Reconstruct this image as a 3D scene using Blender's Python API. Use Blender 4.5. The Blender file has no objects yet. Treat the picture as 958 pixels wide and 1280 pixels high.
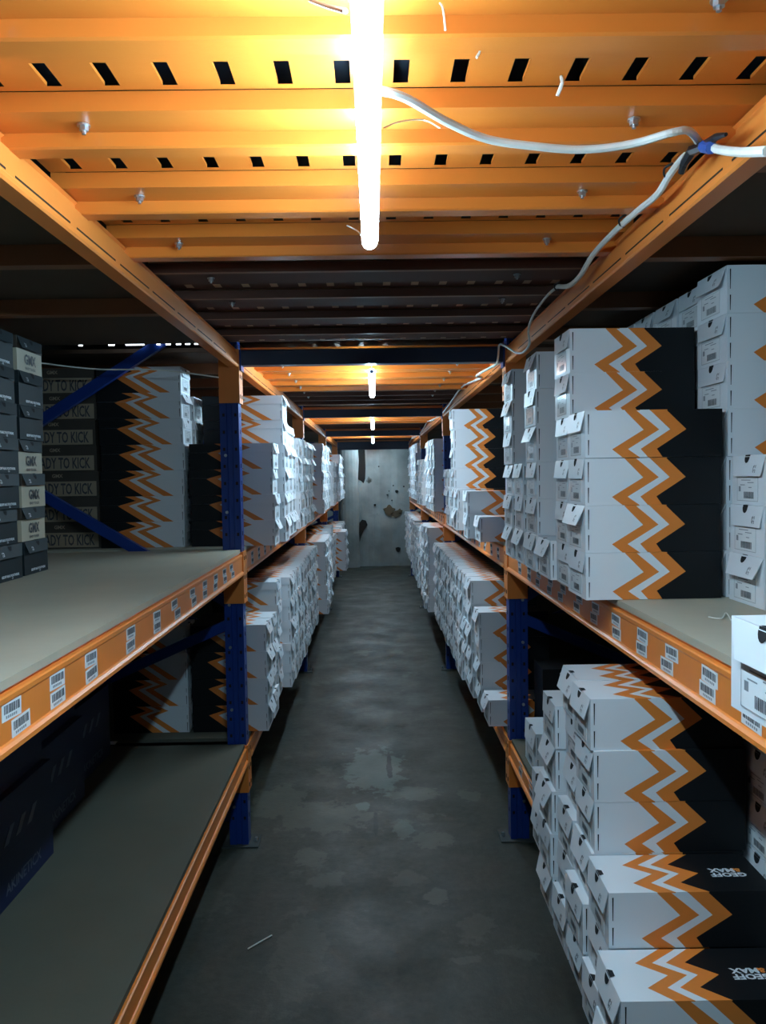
import bpy, bmesh, math, random
from mathutils import Matrix, Vector
random.seed(7)
S = bpy.context.scene
col = S.collection
# ------------------------------------------------------------------ camera
EYE = 1.65
F_PX = 1000.0
VPX, VPY, ROLL = 467.0, 595.0, 0.016
cd = bpy.data.cameras.new('camera'); cam = bpy.data.objects.new('camera', cd); col.objects.link(cam)
cd.sensor_fit = 'VERTICAL'; cd.sensor_height = 24.0; cd.lens = 24.0 * F_PX / 1280.0
cd.clip_start = 0.02; cd.clip_end = 100
Yc = Vector(((VPX - 479) / F_PX, (640 - VPY) / F_PX, -1)).normalized()
Zc = Vector((-ROLL, 1, 0)); Zc = (Zc - Yc * Zc.dot(Yc)).normalized()
Xc = Yc.cross(Zc)
M4 = Matrix((Xc, Yc, Zc)).to_4x4()
M4.translation = Vector((0, 0, EYE))
cam.matrix_world = M4
S.camera = cam
# ------------------------------------------------------------------ world, exposure
w = bpy.data.worlds.new('world'); S.world = w; w.use_nodes = True
bg = w.node_tree.nodes['Background']; bg.inputs[0].default_value = (0.5, 0.62, 0.8, 1); bg.inputs[1].default_value = 0.012
S.view_settings.view_transform = 'Standard'; S.view_settings.look = 'None'
S.view_settings.exposure = 0.0; S.view_settings.gamma = 1.0; S.view_settings.use_curve_mapping = False
TUBE_POWER = 170.0
FAR_TUBE_POWER = 175.0

# ------------------------------------------------------------------ materials
def mat(name, c, rough=0.6, metal=0.0, noise=0.0, nscale=8.0, bump=0.0, bscale=60.0, spec=0.5):
    m = bpy.data.materials.new(name); m.use_nodes = True
    nt = m.node_tree; b = nt.nodes['Principled BSDF']
    b.inputs['Base Color'].default_value = (*c, 1); b.inputs['Roughness'].default_value = rough
    b.inputs['Metallic'].default_value = metal; b.inputs['Specular IOR Level'].default_value = spec
    tc = nt.nodes.new('ShaderNodeTexCoord')
    if noise > 0:
        n = nt.nodes.new('ShaderNodeTexNoise'); n.inputs['Scale'].default_value = nscale; n.inputs['Detail'].default_value = 5
        nt.links.new(tc.outputs['Object'], n.inputs['Vector'])
        mx = nt.nodes.new('ShaderNodeMix'); mx.data_type = 'RGBA'
        mx.inputs[6].default_value = (*[v * (1 - noise) for v in c], 1)
        mx.inputs[7].default_value = (*[min(1, v * (1 + noise)) for v in c], 1)
        nt.links.new(n.outputs[0], mx.inputs[0]); nt.links.new(mx.outputs[2], b.inputs['Base Color'])
    if bump > 0:
        n2 = nt.nodes.new('ShaderNodeTexNoise'); n2.inputs['Scale'].default_value = bscale; n2.inputs['Detail'].default_value = 4
        nt.links.new(tc.outputs['Object'], n2.inputs['Vector'])
        bp = nt.nodes.new('ShaderNodeBump'); bp.inputs['Strength'].default_value = bump; bp.inputs['Distance'].default_value = 0.005
        nt.links.new(n2.outputs[0], bp.inputs['Height']); nt.links.new(bp.outputs[0], b.inputs['Normal'])
    return m
def emis(name, c, s):
    m = bpy.data.materials.new(name); m.use_nodes = True
    nt = m.node_tree; nt.nodes.clear()
    e = nt.nodes.new('ShaderNodeEmission'); o = nt.nodes.new('ShaderNodeOutputMaterial')
    e.inputs[0].default_value = (*c, 1); e.inputs[1].default_value = s
    nt.links.new(e.outputs[0], o.inputs[0]); return m
WHITE = mat('white_card', (0.70, 0.73, 0.77), 0.42, noise=0.03, nscale=3)
ORANGE = mat('printed_orange', (0.72, 0.21, 0.035), 0.42)
BLACK = mat('printed_black', (0.0055, 0.0065, 0.008), 0.5, spec=0.25)
STICK = mat('sticker_paper', (0.80, 0.82, 0.84), 0.16)
INK = mat('ink', (0.05, 0.05, 0.06), 0.5)
INKG = mat('ink_grey', (0.22, 0.24, 0.27), 0.5)
HOLE = mat('finger_hole', (0.006, 0.006, 0.008), 0.9)
TAN = mat('tan_card', (0.50, 0.44, 0.33), 0.6, noise=0.05)
CHAR = mat('charcoal_card', (0.008, 0.014, 0.018), 0.6, noise=0.1, spec=0.3)
CHARL = mat('charcoal_flap', (0.014, 0.024, 0.030), 0.6, noise=0.1, spec=0.3)
BROWN = mat('dark_brown_card', (0.055, 0.042, 0.032), 0.6, noise=0.15)
DTAN = mat('dull_tan_card', (0.34, 0.27, 0.19), 0.6, noise=0.12)
NAVYC = mat('navy_card', (0.003, 0.011, 0.058), 0.5, noise=0.2)
PALE = mat('faint_print', (0.10, 0.12, 0.17), 0.5)
WPRINT = mat('white_print', (0.65, 0.68, 0.72), 0.5)
RACKO = mat('orange_rack_paint', (0.80, 0.235, 0.040), 0.38, noise=0.12, nscale=6, bump=0.05)
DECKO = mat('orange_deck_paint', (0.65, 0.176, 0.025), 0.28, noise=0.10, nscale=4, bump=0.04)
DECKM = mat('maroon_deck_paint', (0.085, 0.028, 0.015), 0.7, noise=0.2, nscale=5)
LIPM = mat('orange_brown_lip', (0.26, 0.11, 0.05), 0.5, noise=0.2)  # brownish orange for the maroon panels' lips and the cross bars
BLUE = mat('navy_rack_paint', (0.004, 0.034, 0.22), 0.33, noise=0.15, nscale=10, bump=0.05)
BLUED = mat('dark_navy_paint', (0.004, 0.014, 0.055), 0.4)
MDFL = mat('shaded_grey_fibreboard', (0.098, 0.095, 0.072), 0.7, noise=0.14, nscale=5, bump=0.1, spec=0.3)  # same board, darkened: weaker light at the lowest shelf painted in
MDF = mat('lit_grey_fibreboard', (0.42, 0.385, 0.30), 0.62, noise=0.14, nscale=5, bump=0.1)  # lighter copy: stronger lamp light on the middle shelf painted in
PLY = mat('dark_plywood', (0.09, 0.06, 0.04), 0.8, noise=0.3, nscale=3)
PLYB = mat('bluish_dark_sheet', (0.03, 0.04, 0.055), 0.7, noise=0.4, nscale=20)
SHEETB = mat('tan_floor_board', (0.62, 0.42, 0.27), 0.7, noise=0.2)
FOOT = mat('dusty_foot_plate', (0.045, 0.05, 0.048), 0.8, noise=0.2)
STEEL = mat('galvanised_steel', (0.55, 0.57, 0.6), 0.3, metal=0.9)
CABLE = mat('white_cable', (0.74, 0.72, 0.66), 0.45, noise=0.12, nscale=30)
TAPE = mat('black_tape', (0.012, 0.013, 0.016), 0.35)
BTAPE = mat('blue_tape', (0.03, 0.09, 0.35), 0.4)
WEB = mat('dusty_thread', (0.75, 0.72, 0.66), 0.9)
DARKSLOT = mat('slot_dark', (0.02, 0.01, 0.006), 0.9)
TUBE = emis('tube_light', (0.50, 0.80, 1.0), TUBE_POWER)
TUBEF = emis('tube_light_farther_bays', (0.50, 0.80, 1.0), FAR_TUBE_POWER)
TUBE2 = emis('tube_light_upstairs', (0.8, 0.9, 1.0), 6.0)
CAP = mat('lamp_cap', (0.7, 0.7, 0.7), 0.4)
WALLM = mat('dark_side_wall', (0.06, 0.058, 0.05), 0.9, noise=0.3, nscale=2)

PB = (0.062, 0.061, 0.045, 1); PC = (0.085, 0.105, 0.092, 1); PD = (0.014, 0.015, 0.012, 1)  # PC: worn slab with the floor's bright highlight painted into the colour
SPOTS = [(400, 1028, 60, 20, PB), (347, 1008, 34, 20, PB), (542, 1058, 26, 10, PB), (515, 999, 30, 9, PB), (589, 1001, 13, 7, PB), (385, 1081, 18, 15, PB),
         (548, 1132, 24, 20, PD, 1.1, .6), (550, 1134, 15, 12, PB), (600, 1171, 24, 15, PB, 1.1, .7), (370, 1210, 32, 60, PB, 1.1, .6), (587, 1216, 20, 6, PB), (510, 1108, 24, 9, PB, 1.1, .7),
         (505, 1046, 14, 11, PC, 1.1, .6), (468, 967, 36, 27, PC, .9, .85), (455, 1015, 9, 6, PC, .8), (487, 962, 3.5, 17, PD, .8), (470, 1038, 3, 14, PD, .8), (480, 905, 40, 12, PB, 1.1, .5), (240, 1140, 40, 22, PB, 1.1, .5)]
def concrete():
    m = bpy.data.materials.new('worn_concrete'); m.use_nodes = True
    nt = m.node_tree; b = nt.nodes['Principled BSDF']; L = nt.links
    tc = nt.nodes.new('ShaderNodeTexCoord')
    def noise(s, d=6, r=0.55, dist=0.0):
        n = nt.nodes.new('ShaderNodeTexNoise'); n.inputs['Scale'].default_value = s; n.inputs['Detail'].default_value = d
        n.inputs['Roughness'].default_value = r; n.inputs['Distortion'].default_value = dist
        L.new(tc.outputs['Object'], n.inputs['Vector']); return n
    def ramp(src, p0, p1, c0=(0, 0, 0, 1), c1=(1, 1, 1, 1)):
        r = nt.nodes.new('ShaderNodeValToRGB'); r.color_ramp.elements[0].position = p0; r.color_ramp.elements[1].position = p1
        r.color_ramp.elements[0].color = c0; r.color_ramp.elements[1].color = c1
        L.new(src, r.inputs[0]); return r
    def mix(a, bcol, fac, mode='MIX'):
        x = nt.nodes.new('ShaderNodeMix'); x.data_type = 'RGBA'; x.blend_type = mode
        for i, v in ((6, a), (7, bcol)):
            if isinstance(v, tuple): x.inputs[i].default_value = v
            else: L.new(v, x.inputs[i])
        if isinstance(fac, float): x.inputs[0].default_value = fac
        else: L.new(fac, x.inputs[0])
        return x.outputs[2]
    base = ramp(noise(1.1, 10, 0.68).outputs[0], 0.3, 0.7, (0.0225, 0.0235, 0.0155, 1), (0.041, 0.0405, 0.028, 1)).outputs[0]
    fine = ramp(noise(28, 6, 0.7).outputs[0], 0.3, 0.75, (0.55, 0.55, 0.55, 1), (1.38, 1.38, 1.38, 1)).outputs[0]
    c = mix(base, fine, 1.0, 'MULTIPLY')
    patch = ramp(noise(2.1, 12, 0.66, 0.15).outputs[0], 0.60, 0.63).outputs[0]
    c = mix(c, (0.058, 0.060, 0.046, 1), patch)
    # worn and patched places plus a painted glossy highlight, at their measured positions
    warp = noise(11, 8, 0.7).outputs[0]
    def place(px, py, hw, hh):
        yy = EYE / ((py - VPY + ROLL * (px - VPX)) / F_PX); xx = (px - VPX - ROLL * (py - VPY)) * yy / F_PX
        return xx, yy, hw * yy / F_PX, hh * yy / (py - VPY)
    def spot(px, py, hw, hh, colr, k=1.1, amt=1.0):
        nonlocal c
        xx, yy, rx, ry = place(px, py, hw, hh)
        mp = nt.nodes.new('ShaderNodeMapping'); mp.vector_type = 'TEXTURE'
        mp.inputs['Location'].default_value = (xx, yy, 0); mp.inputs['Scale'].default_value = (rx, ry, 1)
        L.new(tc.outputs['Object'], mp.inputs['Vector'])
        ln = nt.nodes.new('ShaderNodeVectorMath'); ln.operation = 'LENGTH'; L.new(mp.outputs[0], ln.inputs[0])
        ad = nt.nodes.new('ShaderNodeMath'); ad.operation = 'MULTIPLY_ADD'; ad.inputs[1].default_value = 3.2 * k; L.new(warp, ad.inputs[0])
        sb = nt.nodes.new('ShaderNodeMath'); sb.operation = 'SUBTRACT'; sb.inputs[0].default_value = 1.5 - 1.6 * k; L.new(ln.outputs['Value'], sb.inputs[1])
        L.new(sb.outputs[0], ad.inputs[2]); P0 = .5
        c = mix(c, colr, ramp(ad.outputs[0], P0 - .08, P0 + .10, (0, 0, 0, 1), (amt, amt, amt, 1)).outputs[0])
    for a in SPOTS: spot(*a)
    spots = ramp(noise(9, 5, 0.6).outputs[0], 0.70, 0.74).outputs[0]
    c = mix(c, (0.010, 0.011, 0.010, 1), spots)
    L.new(c, b.inputs['Base Color'])
    rr = ramp(noise(3, 6).outputs[0], 0.3, 0.7, (0.42, 0.42, 0.42, 1), (0.68, 0.68, 0.68, 1)).outputs[0]
    L.new(rr, b.inputs['Roughness'])
    bp = nt.nodes.new('ShaderNodeBump'); bp.inputs['Strength'].default_value = 0.25; bp.inputs['Distance'].default_value = 0.01
    L.new(noise(14, 8, 0.65).outputs[0], bp.inputs['Height']); L.new(bp.outputs[0], b.inputs['Normal'])
    return m
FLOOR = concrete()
def plaster():
    m = bpy.data.materials.new('stained_plaster'); m.use_nodes = True
    nt = m.node_tree; b = nt.nodes['Principled BSDF']; L = nt.links
    tc = nt.nodes.new('ShaderNodeTexCoord')
    n = nt.nodes.new('ShaderNodeTexNoise'); n.inputs['Scale'].default_value = 1.8; n.inputs['Detail'].default_value = 8
    L.new(tc.outputs['Object'], n.inputs['Vector'])
    r = nt.nodes.new('ShaderNodeValToRGB'); r.color_ramp.elements[0].position = .3; r.color_ramp.elements[1].position = .7
    r.color_ramp.elements[0].color = (.16, .18, .18, 1); r.color_ramp.elements[1].color = (.36, .385, .38, 1); L.new(n.outputs[0], r.inputs[0])
    n2 = nt.nodes.new('ShaderNodeTexNoise'); n2.inputs['Scale'].default_value = 3.5; n2.inputs['Detail'].default_value = 6
    L.new(tc.outputs['Object'], n2.inputs['Vector'])
    r2 = nt.nodes.new('ShaderNodeValToRGB'); r2.color_ramp.elements[0].position = .66; r2.color_ramp.elements[1].position = .72; L.new(n2.outputs[0], r2.inputs[0])
    x = nt.nodes.new('ShaderNodeMix'); x.data_type = 'RGBA'; x.inputs[7].default_value = (.05, .045, .035, 1)
    L.new(r.outputs[0], x.inputs[6]); L.new(r2.outputs[0], x.inputs[0]); L.new(x.outputs[2], b.inputs['Base Color'])
    b.inputs['Roughness'].default_value = .85
    bp = nt.nodes.new('ShaderNodeBump'); bp.inputs['Strength'].default_value = .7; bp.inputs['Distance'].default_value = .03
    n3 = nt.nodes.new('ShaderNodeTexNoise'); n3.inputs['Scale'].default_value = 6; n3.inputs['Detail'].default_value = 8
    L.new(tc.outputs['Object'], n3.inputs['Vector']); L.new(n3.outputs[0], bp.inputs['Height']); L.new(bp.outputs[0], b.inputs['Normal'])
    return m
PLASTER = plaster()

# ------------------------------------------------------------------ mesh helpers
class MB:
    """collects polygons; sx mirrors x so that a right-hand thing becomes its left-hand twin"""
    def __init__(s, sx=1): s.v = []; s.f = []; s.m = []; s.mats = []; s.sx = sx
    def mi(s, m):
        if m not in s.mats: s.mats.append(m)
        return s.mats.index(m)
    def poly(s, pts, m):
        i0 = len(s.v); s.v += [(p[0] * s.sx, p[1], p[2]) for p in pts]
        idx = list(range(i0, i0 + len(pts)))
        if s.sx < 0: idx.reverse()
        s.f.append(idx); s.m.append(s.mi(m)); return s
    def box(s, x0, x1, y0, y1, z0, z1, m):
        P = [(x0, y0, z0), (x1, y0, z0), (x1, y1, z0), (x0, y1, z0), (x0, y0, z1), (x1, y0, z1), (x1, y1, z1), (x0, y1, z1)]
        for q in ((0, 3, 2, 1), (4, 5, 6, 7), (0, 1, 5, 4), (1, 2, 6, 5), (2, 3, 7, 6), (3, 0, 4, 7)):
            s.poly([P[i] for i in q], m)
        return s
    def prism(s, ring, a, m):          # ring of 3D points (ccw from outside of a), swept by vector a
        a = Vector(a); r0 = [Vector(p) for p in ring]; r1 = [p + a for p in r0]
        s.poly([tuple(p) for p in reversed(r0)], m); s.poly([tuple(p) for p in r1], m)
        n = len(r0)
        for i in range(n):
            j = (i + 1) % n
            s.poly([tuple(r0[i]), tuple(r0[j]), tuple(r1[j]), tuple(r1[i])], m)
        return s
    def bar(s, p, q, wd, ht, m, up=(0, 0, 1)):
        p = Vector(p); q = Vector(q); d = (q - p).normalized(); side = d.cross(Vector(up)).normalized(); u = side.cross(d)
        a = side * wd / 2; b = u * ht / 2
        return s.prism([p - a - b, p + a - b, p + a + b, p - a + b], q - p, m)
    def tube(s, pts, r, m, n=8):
        pts = [Vector(p) for p in pts]; rings = []
        ref = Vector((0.31, 0.2, 0.93))
        for i, p in enumerate(pts):
            d = (pts[min(i + 1, len(pts) - 1)] - pts[max(i - 1, 0)]).normalized()
            a = d.cross(ref); a = a.normalized() if a.length > 1e-4 else Vector((1, 0, 0)); b = d.cross(a)
            rr = r[i] if isinstance(r, (list, tuple)) else r
            rings.append([p + (a * math.cos(2 * math.pi * k / n) + b * math.sin(2 * math.pi * k / n)) * rr for k in range(n)])
        i0 = len(s.v)
        for rg in rings: s.v += [(x.x * s.sx, x.y, x.z) for x in rg]
        mi = s.mi(m)
        for i in range(len(rings) - 1):
            for k in range(n):
                s.f.append([i0 + i * n + k, i0 + i * n + (k + 1) % n, i0 + (i + 1) * n + (k + 1) % n, i0 + (i + 1) * n + k]); s.m.append(mi)
        s.f.append([i0 + k for k in reversed(range(n))]); s.m.append(mi)
        s.f.append([i0 + (len(rings) - 1) * n + k for k in range(n)]); s.m.append(mi)
        return s
    def mesh(s, name, fix=True):
        me = bpy.data.meshes.new(name); me.from_pydata(s.v, [], s.f)
        for m in s.mats: me.materials.append(m)
        for p, i in zip(me.polygons, s.m): p.material_index = i
        if fix:
            bm = bmesh.new(); bm.from_mesh(me)
            bmesh.ops.remove_doubles(bm, verts=bm.verts, dist=1e-5)
            bmesh.ops.recalc_face_normals(bm, faces=bm.faces); bm.to_mesh(me); bm.free()
        me.update(); return me
    def build(s, name, parent=None, fix=True):
        return link(name, s.mesh(name, fix), parent)
def link(name, me, parent=None, loc=None, rot=None):
    o = bpy.data.objects.new(name, me); col.objects.link(o)
    if parent: o.parent = parent
    if loc: o.location = loc
    if rot: o.rotation_euler = rot
    return o
def tag(o, label, cat, group=None):
    o['label'] = label; o['category'] = cat
    if group: o['group'] = group
    return o
def thing(name, label, cat, loc=(0, 0, 0), rz=0, group=None):
    o = bpy.data.objects.new(name, None); o.empty_display_size = 0.05; col.objects.link(o); o.location = loc; o.rotation_euler = (0, 0, rz)
    return tag(o, label, cat, group)
def struct(o): o['kind'] = 'structure'; return o
_tc = {}
def text_mesh(txt, size, m, squeeze=1.0, bold=0.0):
    key = (txt, size, m.name, squeeze, bold)
    if key in _tc: return _tc[key]
    c = bpy.data.curves.new('lettering', 'FONT'); c.body = txt; c.size = size; c.align_x = 'CENTER'; c.align_y = 'CENTER'
    c.offset = bold; c.resolution_u = 2
    o = bpy.data.objects.new('lettering', c); col.objects.link(o)
    bpy.context.view_layer.update()
    me = bpy.data.meshes.new_from_object(o.evaluated_get(bpy.context.evaluated_depsgraph_get()))
    bpy.data.objects.remove(o); bpy.data.curves.remove(c)
    for v in me.vertices: v.co.x *= squeeze
    me.materials.clear(); me.materials.append(m); me.name = 'lettering'
    _tc[key] = me; return me

# ------------------------------------------------------------------ the room
PITCH, Z1 = 3.18, 3.564
POSTS = [Z1 + PITCH * k for k in range(-1, 4)]
XL, XR = -0.585, 0.592
ZW = 14.6
MID, LOW = 1.335, 0.466
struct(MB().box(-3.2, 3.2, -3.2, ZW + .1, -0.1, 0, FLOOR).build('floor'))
struct(MB().box(-3.2, 3.2, -3.2, ZW + .1, 2.9, 3.0, WALLM).build('ceiling'))
struct(MB().box(-2.25, -2.15, -3.2, ZW, 0, 2.9, WALLM).build('wall_left'))
struct(MB().box(2.15, 2.25, -3.2, ZW, 0, 2.9, WALLM).build('wall_right'))
struct(MB().box(-3.2, 3.2, -3.3, -3.2, 0, 2.9, WALLM).build('wall_behind'))
def wavy_wall():
    b = MB(); n = 40
    pts = []
    for i in range(n + 1):
        x = -2.15 + 4.3 * i / n
        pts.append((x, ZW + 0.012 * math.sin(i * 1.7) + 0.008 * math.sin(i * 4.1)))
    for i in range(n):
        (xa, ya), (xb, yb) = pts[i], pts[i + 1]
        b.poly([(xa, ya, 0), (xb, yb, 0), (xb, yb, 2.9), (xa, ya, 2.9)], PLASTER)
    b.poly([(-2.15, ZW + .14, 0), (-2.15, ZW + .14, 2.9), (2.15, ZW + .14, 2.9), (2.15, ZW + .14, 0)], PLASTER)
    return b.build('wall_end', fix=False)
struct(wavy_wall())
# rough round pillar standing against the end wall
b = MB(); rings = []
for k in range(10):
    z = 2.9 * k / 9
    rings.append([(-0.44 + (0.17 + .01 * math.sin(k * 2.3 + a)) * math.cos(a * math.pi / 8), ZW - .12 - 0.10 * math.sin(a * math.pi / 8), z) for a in range(9)])
for k in range(9):
    for a in range(8): b.poly([rings[k][a], rings[k][a + 1], rings[k + 1][a + 1], rings[k + 1][a]], PLASTER)
b.box(-.61, -.28, ZW - .12, ZW - .02, 0, 2.9, PLASTER)
struct(b.build('trim_1'))
# dark crevice and holes in the end wall
def blot(name, pts, y, m, th=.012):
    return MB().prism([(x, y, z) for x, z in pts], (0, -th, 0), m)
CREV = mat('crevice_dark', (0.012, 0.010, 0.009), 0.95)
STAIN = mat('brown_damp_stain', (0.10, 0.075, 0.045), 0.9, noise=0.5, nscale=12)
b = MB()
b.prism([(x, ZW - .018, z) for x, z in [(-.31, 2.2), (-.15, 2.2), (-.14, 1.80), (-.15, 1.60), (-.18, 1.52), (-.22, 1.56), (-.30, 1.60)]], (0, -.006, 0), CREV)
b.prism([(x, ZW - .018, z) for x, z in [(-.24, .55), (-.19, .66), (-.12, .76), (-.15, .84), (-.22, .86), (-.27, .80), (-.29, .38)]], (0, -.006, 0), CREV)
for cx, cz, r in [(.42, 1.36, .028), (.25, 1.30, .016), (.33, 1.20, .013), (.10, 1.82, .013), (.02, 1.12, .02), (.43, .30, .045), (.55, 1.45, .014), (.36, 1.47, .012), (.28, 1.37, .01)]:
    b.prism([(cx + r * (1 + .25 * math.sin(a * 3)) * math.cos(a), ZW - .018, cz + r * (1.2 + .2 * math.cos(a * 2)) * math.sin(a)) for a in [2 * math.pi * k / 10 for k in range(10)]], (0, -.006, 0), CREV)
struct(b.build('trim_2'))
b = MB()
for cx, cz, rx, rz in [(.28, 1.02, .10, .085), (.40, .95, .09, .05), (.47, 1.0, .05, .04)]:
    b.prism([(cx + rx * (1 + .2 * math.sin(a * 5)) * math.cos(a), ZW - .018, cz + rz * (1 + .25 * math.cos(a * 4)) * math.sin(a)) for a in [2 * math.pi * k / 22 for k in range(22)]], (0, -.004, 0), STAIN)
struct(b.build('trim_3'))

# ------------------------------------------------------------------ racking
NAMES = ['first', 'second', 'third', 'fourth', 'fifth']
ORD = ['nearest', 'second', 'third', 'fourth', 'fifth']
def upright_frame(sx, X, y, k):
    side = 'left' if sx < 0 else 'right'
    t = thing('rack_upright_frame', f'blue steel upright frame with diagonal braces, {ORD[k]} on the {side} side of the aisle', 'rack frame', (X, y, 0), 0, 'blue rack frames')
    D = 1.16
    for xx in (0.0, D):
        b = MB(sx); x0, x1 = (xx + 0.002, xx + 0.085); H = 2.62
        # channel profile, open towards the back, with a fold down its face
        ring = [(x0, -.035), (x0 + .028, -.035), (x0 + .032, -.028), (x0 + .050, -.028), (x0 + .054, -.035), (x1, -.035), (x1, .035), (x1 - .02, .035),
                (x1 - .02, .030), (x1 - .004, .030), (x1 - .004, -.030), (x0 + .004, -.030), (x0 + .004, .030), (x0 + .02, .030), (x0 + .02, .035), (x0, .035)]
        n = len(ring)
        for i in range(n):
            a, c = ring[i], ring[(i + 1) % n]
            b.poly([(a[0], a[1], 0), (c[0], c[1], 0), (c[0], c[1], H), (a[0], a[1], H)], BLUE)
        for z in [0.12 + .075 * i for i in range(33)]:
            for dx in (.014, .066):
                b.box(x0 + dx - .005, x0 + dx + .005, -.0358, -.034, z, z + .014, DARKSLOT)
            b.box(x0 - .0008, x0 + .001, -.006, .006, z, z + .018, DARKSLOT)
        b.build('upright_post', t)
        f = MB(sx); f.box(xx - .045, xx + .12, -.06, .07, 0, .006, FOOT); f.build('foot_plate', t)
        for bx in (-.028,):
            g = MB(sx); g.tube([(xx + bx, -.0, .006), (xx + bx, 0, .022)], .007, STEEL, 6); g.build('anchor_bolt', t)
    zs = [(.14, .55), (.95, .55), (.99, 1.40), (1.80, 1.40), (1.84, 2.22)]
    ends = [(.07, .15, 1.10, .50), (1.10, .55, .07, 1.0), (.07, 1.09, 1.10, 1.72), (1.10, 1.78, .07, 2.42)]
    for x0, z0, x1, z1 in ends:
        b = MB(sx); b.bar((x0, .006, z0), (x1, .006, z1), .03, .045, BLUE, up=(0, 0, 1)); b.build('diagonal_brace', t)
    for z in (.10, 2.5):
        b = MB(sx); b.box(.08, 1.09, -.012, .018, z, z + .04, BLUE); b.build('cross_brace', t)
    # bolts through the post
    for z in (.18, .26, .62, .9, 1.09, 1.5, 1.75):
        b = MB(sx); b.tube([(.062, -.035, z), (.062, -.043, z)], .007, STEEL, 6); b.build('bolt', t)
    return t
for k, y in enumerate(POSTS):
    for sx, X in ((-1, XL), (1, XR)):
        upright_frame(sx, X, y, k)

def barcode(w, h):
    b = MB(); b.box(0, .0006, -w / 2, w / 2, 0, h, STICK)
    r = random.Random(3); y = -w * .4
    while y < w * .4:
        ww = r.uniform(.0012, .004); b.box(-.0003, 0, y, y + ww, h * .38, h * .86, INK); y += ww + r.uniform(.0012, .003)
    for i in range(6): b.box(-.0003, 0, -w * .3 + i * w * .1, -w * .3 + i * w * .1 + w * .06, h * .12, h * .27, INKG)
    return b
BAR = {1: None, -1: None}
for s in (1, -1):
    b = barcode(.068, .029); b.sx = 1
    if s < 0: b.v = [(-x, y, z) for x, y, z in b.v]
    BAR[s] = b.mesh('barcode_label')

def conn(sx, z0, z1, yp, dirn, parent, Xo):
    """orange end connector hooked round the upright; a beam has one at each end"""
    b = MB(sx); ya, yb = (yp - .041, yp - .002) if dirn > 0 else (yp + .002, yp + .041)
    b.box(-.006, -.001, ya, yb, z0, z1, RACKO)
    if dirn > 0: b.box(-.006, .084, ya - .004, ya, z0, z1, RACKO)
    else: b.box(-.006, .084, yb, yb + .004, z0, z1, RACKO)
    for z in (z0 + .03, (z0 + z1) / 2, z1 - .03):
        b.box(-.0075, -.006, (ya + yb) / 2 - .006, (ya + yb) / 2 + .006, z - .008, z + .008, DARKSLOT)
    o = b.build('beam_connector', parent); return o

def beam(sx, X, bay, z0, z1, level, labels=False, style='shelf', back=False):
    side = 'left' if sx < 0 else 'right'
    ya, yb = POSTS[bay] + .045, POSTS[bay + 1] - .045
    lv = {'mid': 'middle shelf', 'low': 'lowest shelf', 'top': 'ceiling deck'}[level]
    where = ['closest bay', 'second bay', 'third bay', 'fourth bay'][bay]
    t = thing('rack_beam', f'orange {"back" if back else "aisle-side"} beam of the {side} {lv} in the {where}', 'rack beam', (X, 0, 0), 0, 'orange rack beams')
    h = z1 - z0; b = MB(sx)
    if style == 'shelf':
        ring = [(.045, z0), (-.004, z0), (-.009, z0 + .003), (-.009, z0 + .011), (-.004, z0 + .016), (.0, z0 + .018), (0, z1 - .014), (-.002, z1 - .010), (-.002, z1 - .002), (.002, z1), (.012, z1), (.012, z1 + .0062), (.045, z1 + .0062)]
    else:
        ring = [(.038, z0), (.0, z0), (-.004, z0 + .004), (-.004, z0 + .012), (0, z0 + .016), (.0, z0 + .058), (.012, z0 + .062), (.012, z1 - .004), (.006, z1), (.038, z1)]
    b.prism([(x, ya, z) for x, z in ring], (0, yb - ya, 0), RACKO)
    b.build('beam_profile', t)
    if style == 'top':
        y = ya + .1
        while y < yb - .3:
            g = MB(sx); g.box(-.0008, .001, y, y + .24, z0 + .019, z0 + .0225, DARKSLOT); g.build('groove', t); y += .275
    m = (z0 + z1) / 2
    c0, c1 = {'mid': (z0 - .125, z1 + .012), 'low': (z0 - .13, z1 + .012), 'top': (z0 - .155, z1)}[level]
    conn(sx, c0, c1, POSTS[bay + 1], 1, t, X); conn(sx, c0, c1, POSTS[bay], -1, t, X)
    if labels:
        r = random.Random(5 + bay + (sx > 0)); 
        for i, y in enumerate(labels):
            for j in (0, 1):
                zz = z0 + (.0495 if j == 0 else .0185) + r.uniform(-.001, .002)
                o = link('barcode_label', BAR[1] if sx > 0 else BAR[-1], t, (-.0008 * sx, y + (r.uniform(-.01, .035) if j else 0), zz), (r.uniform(-.05, .05), 0, 0))
    return t
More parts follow.
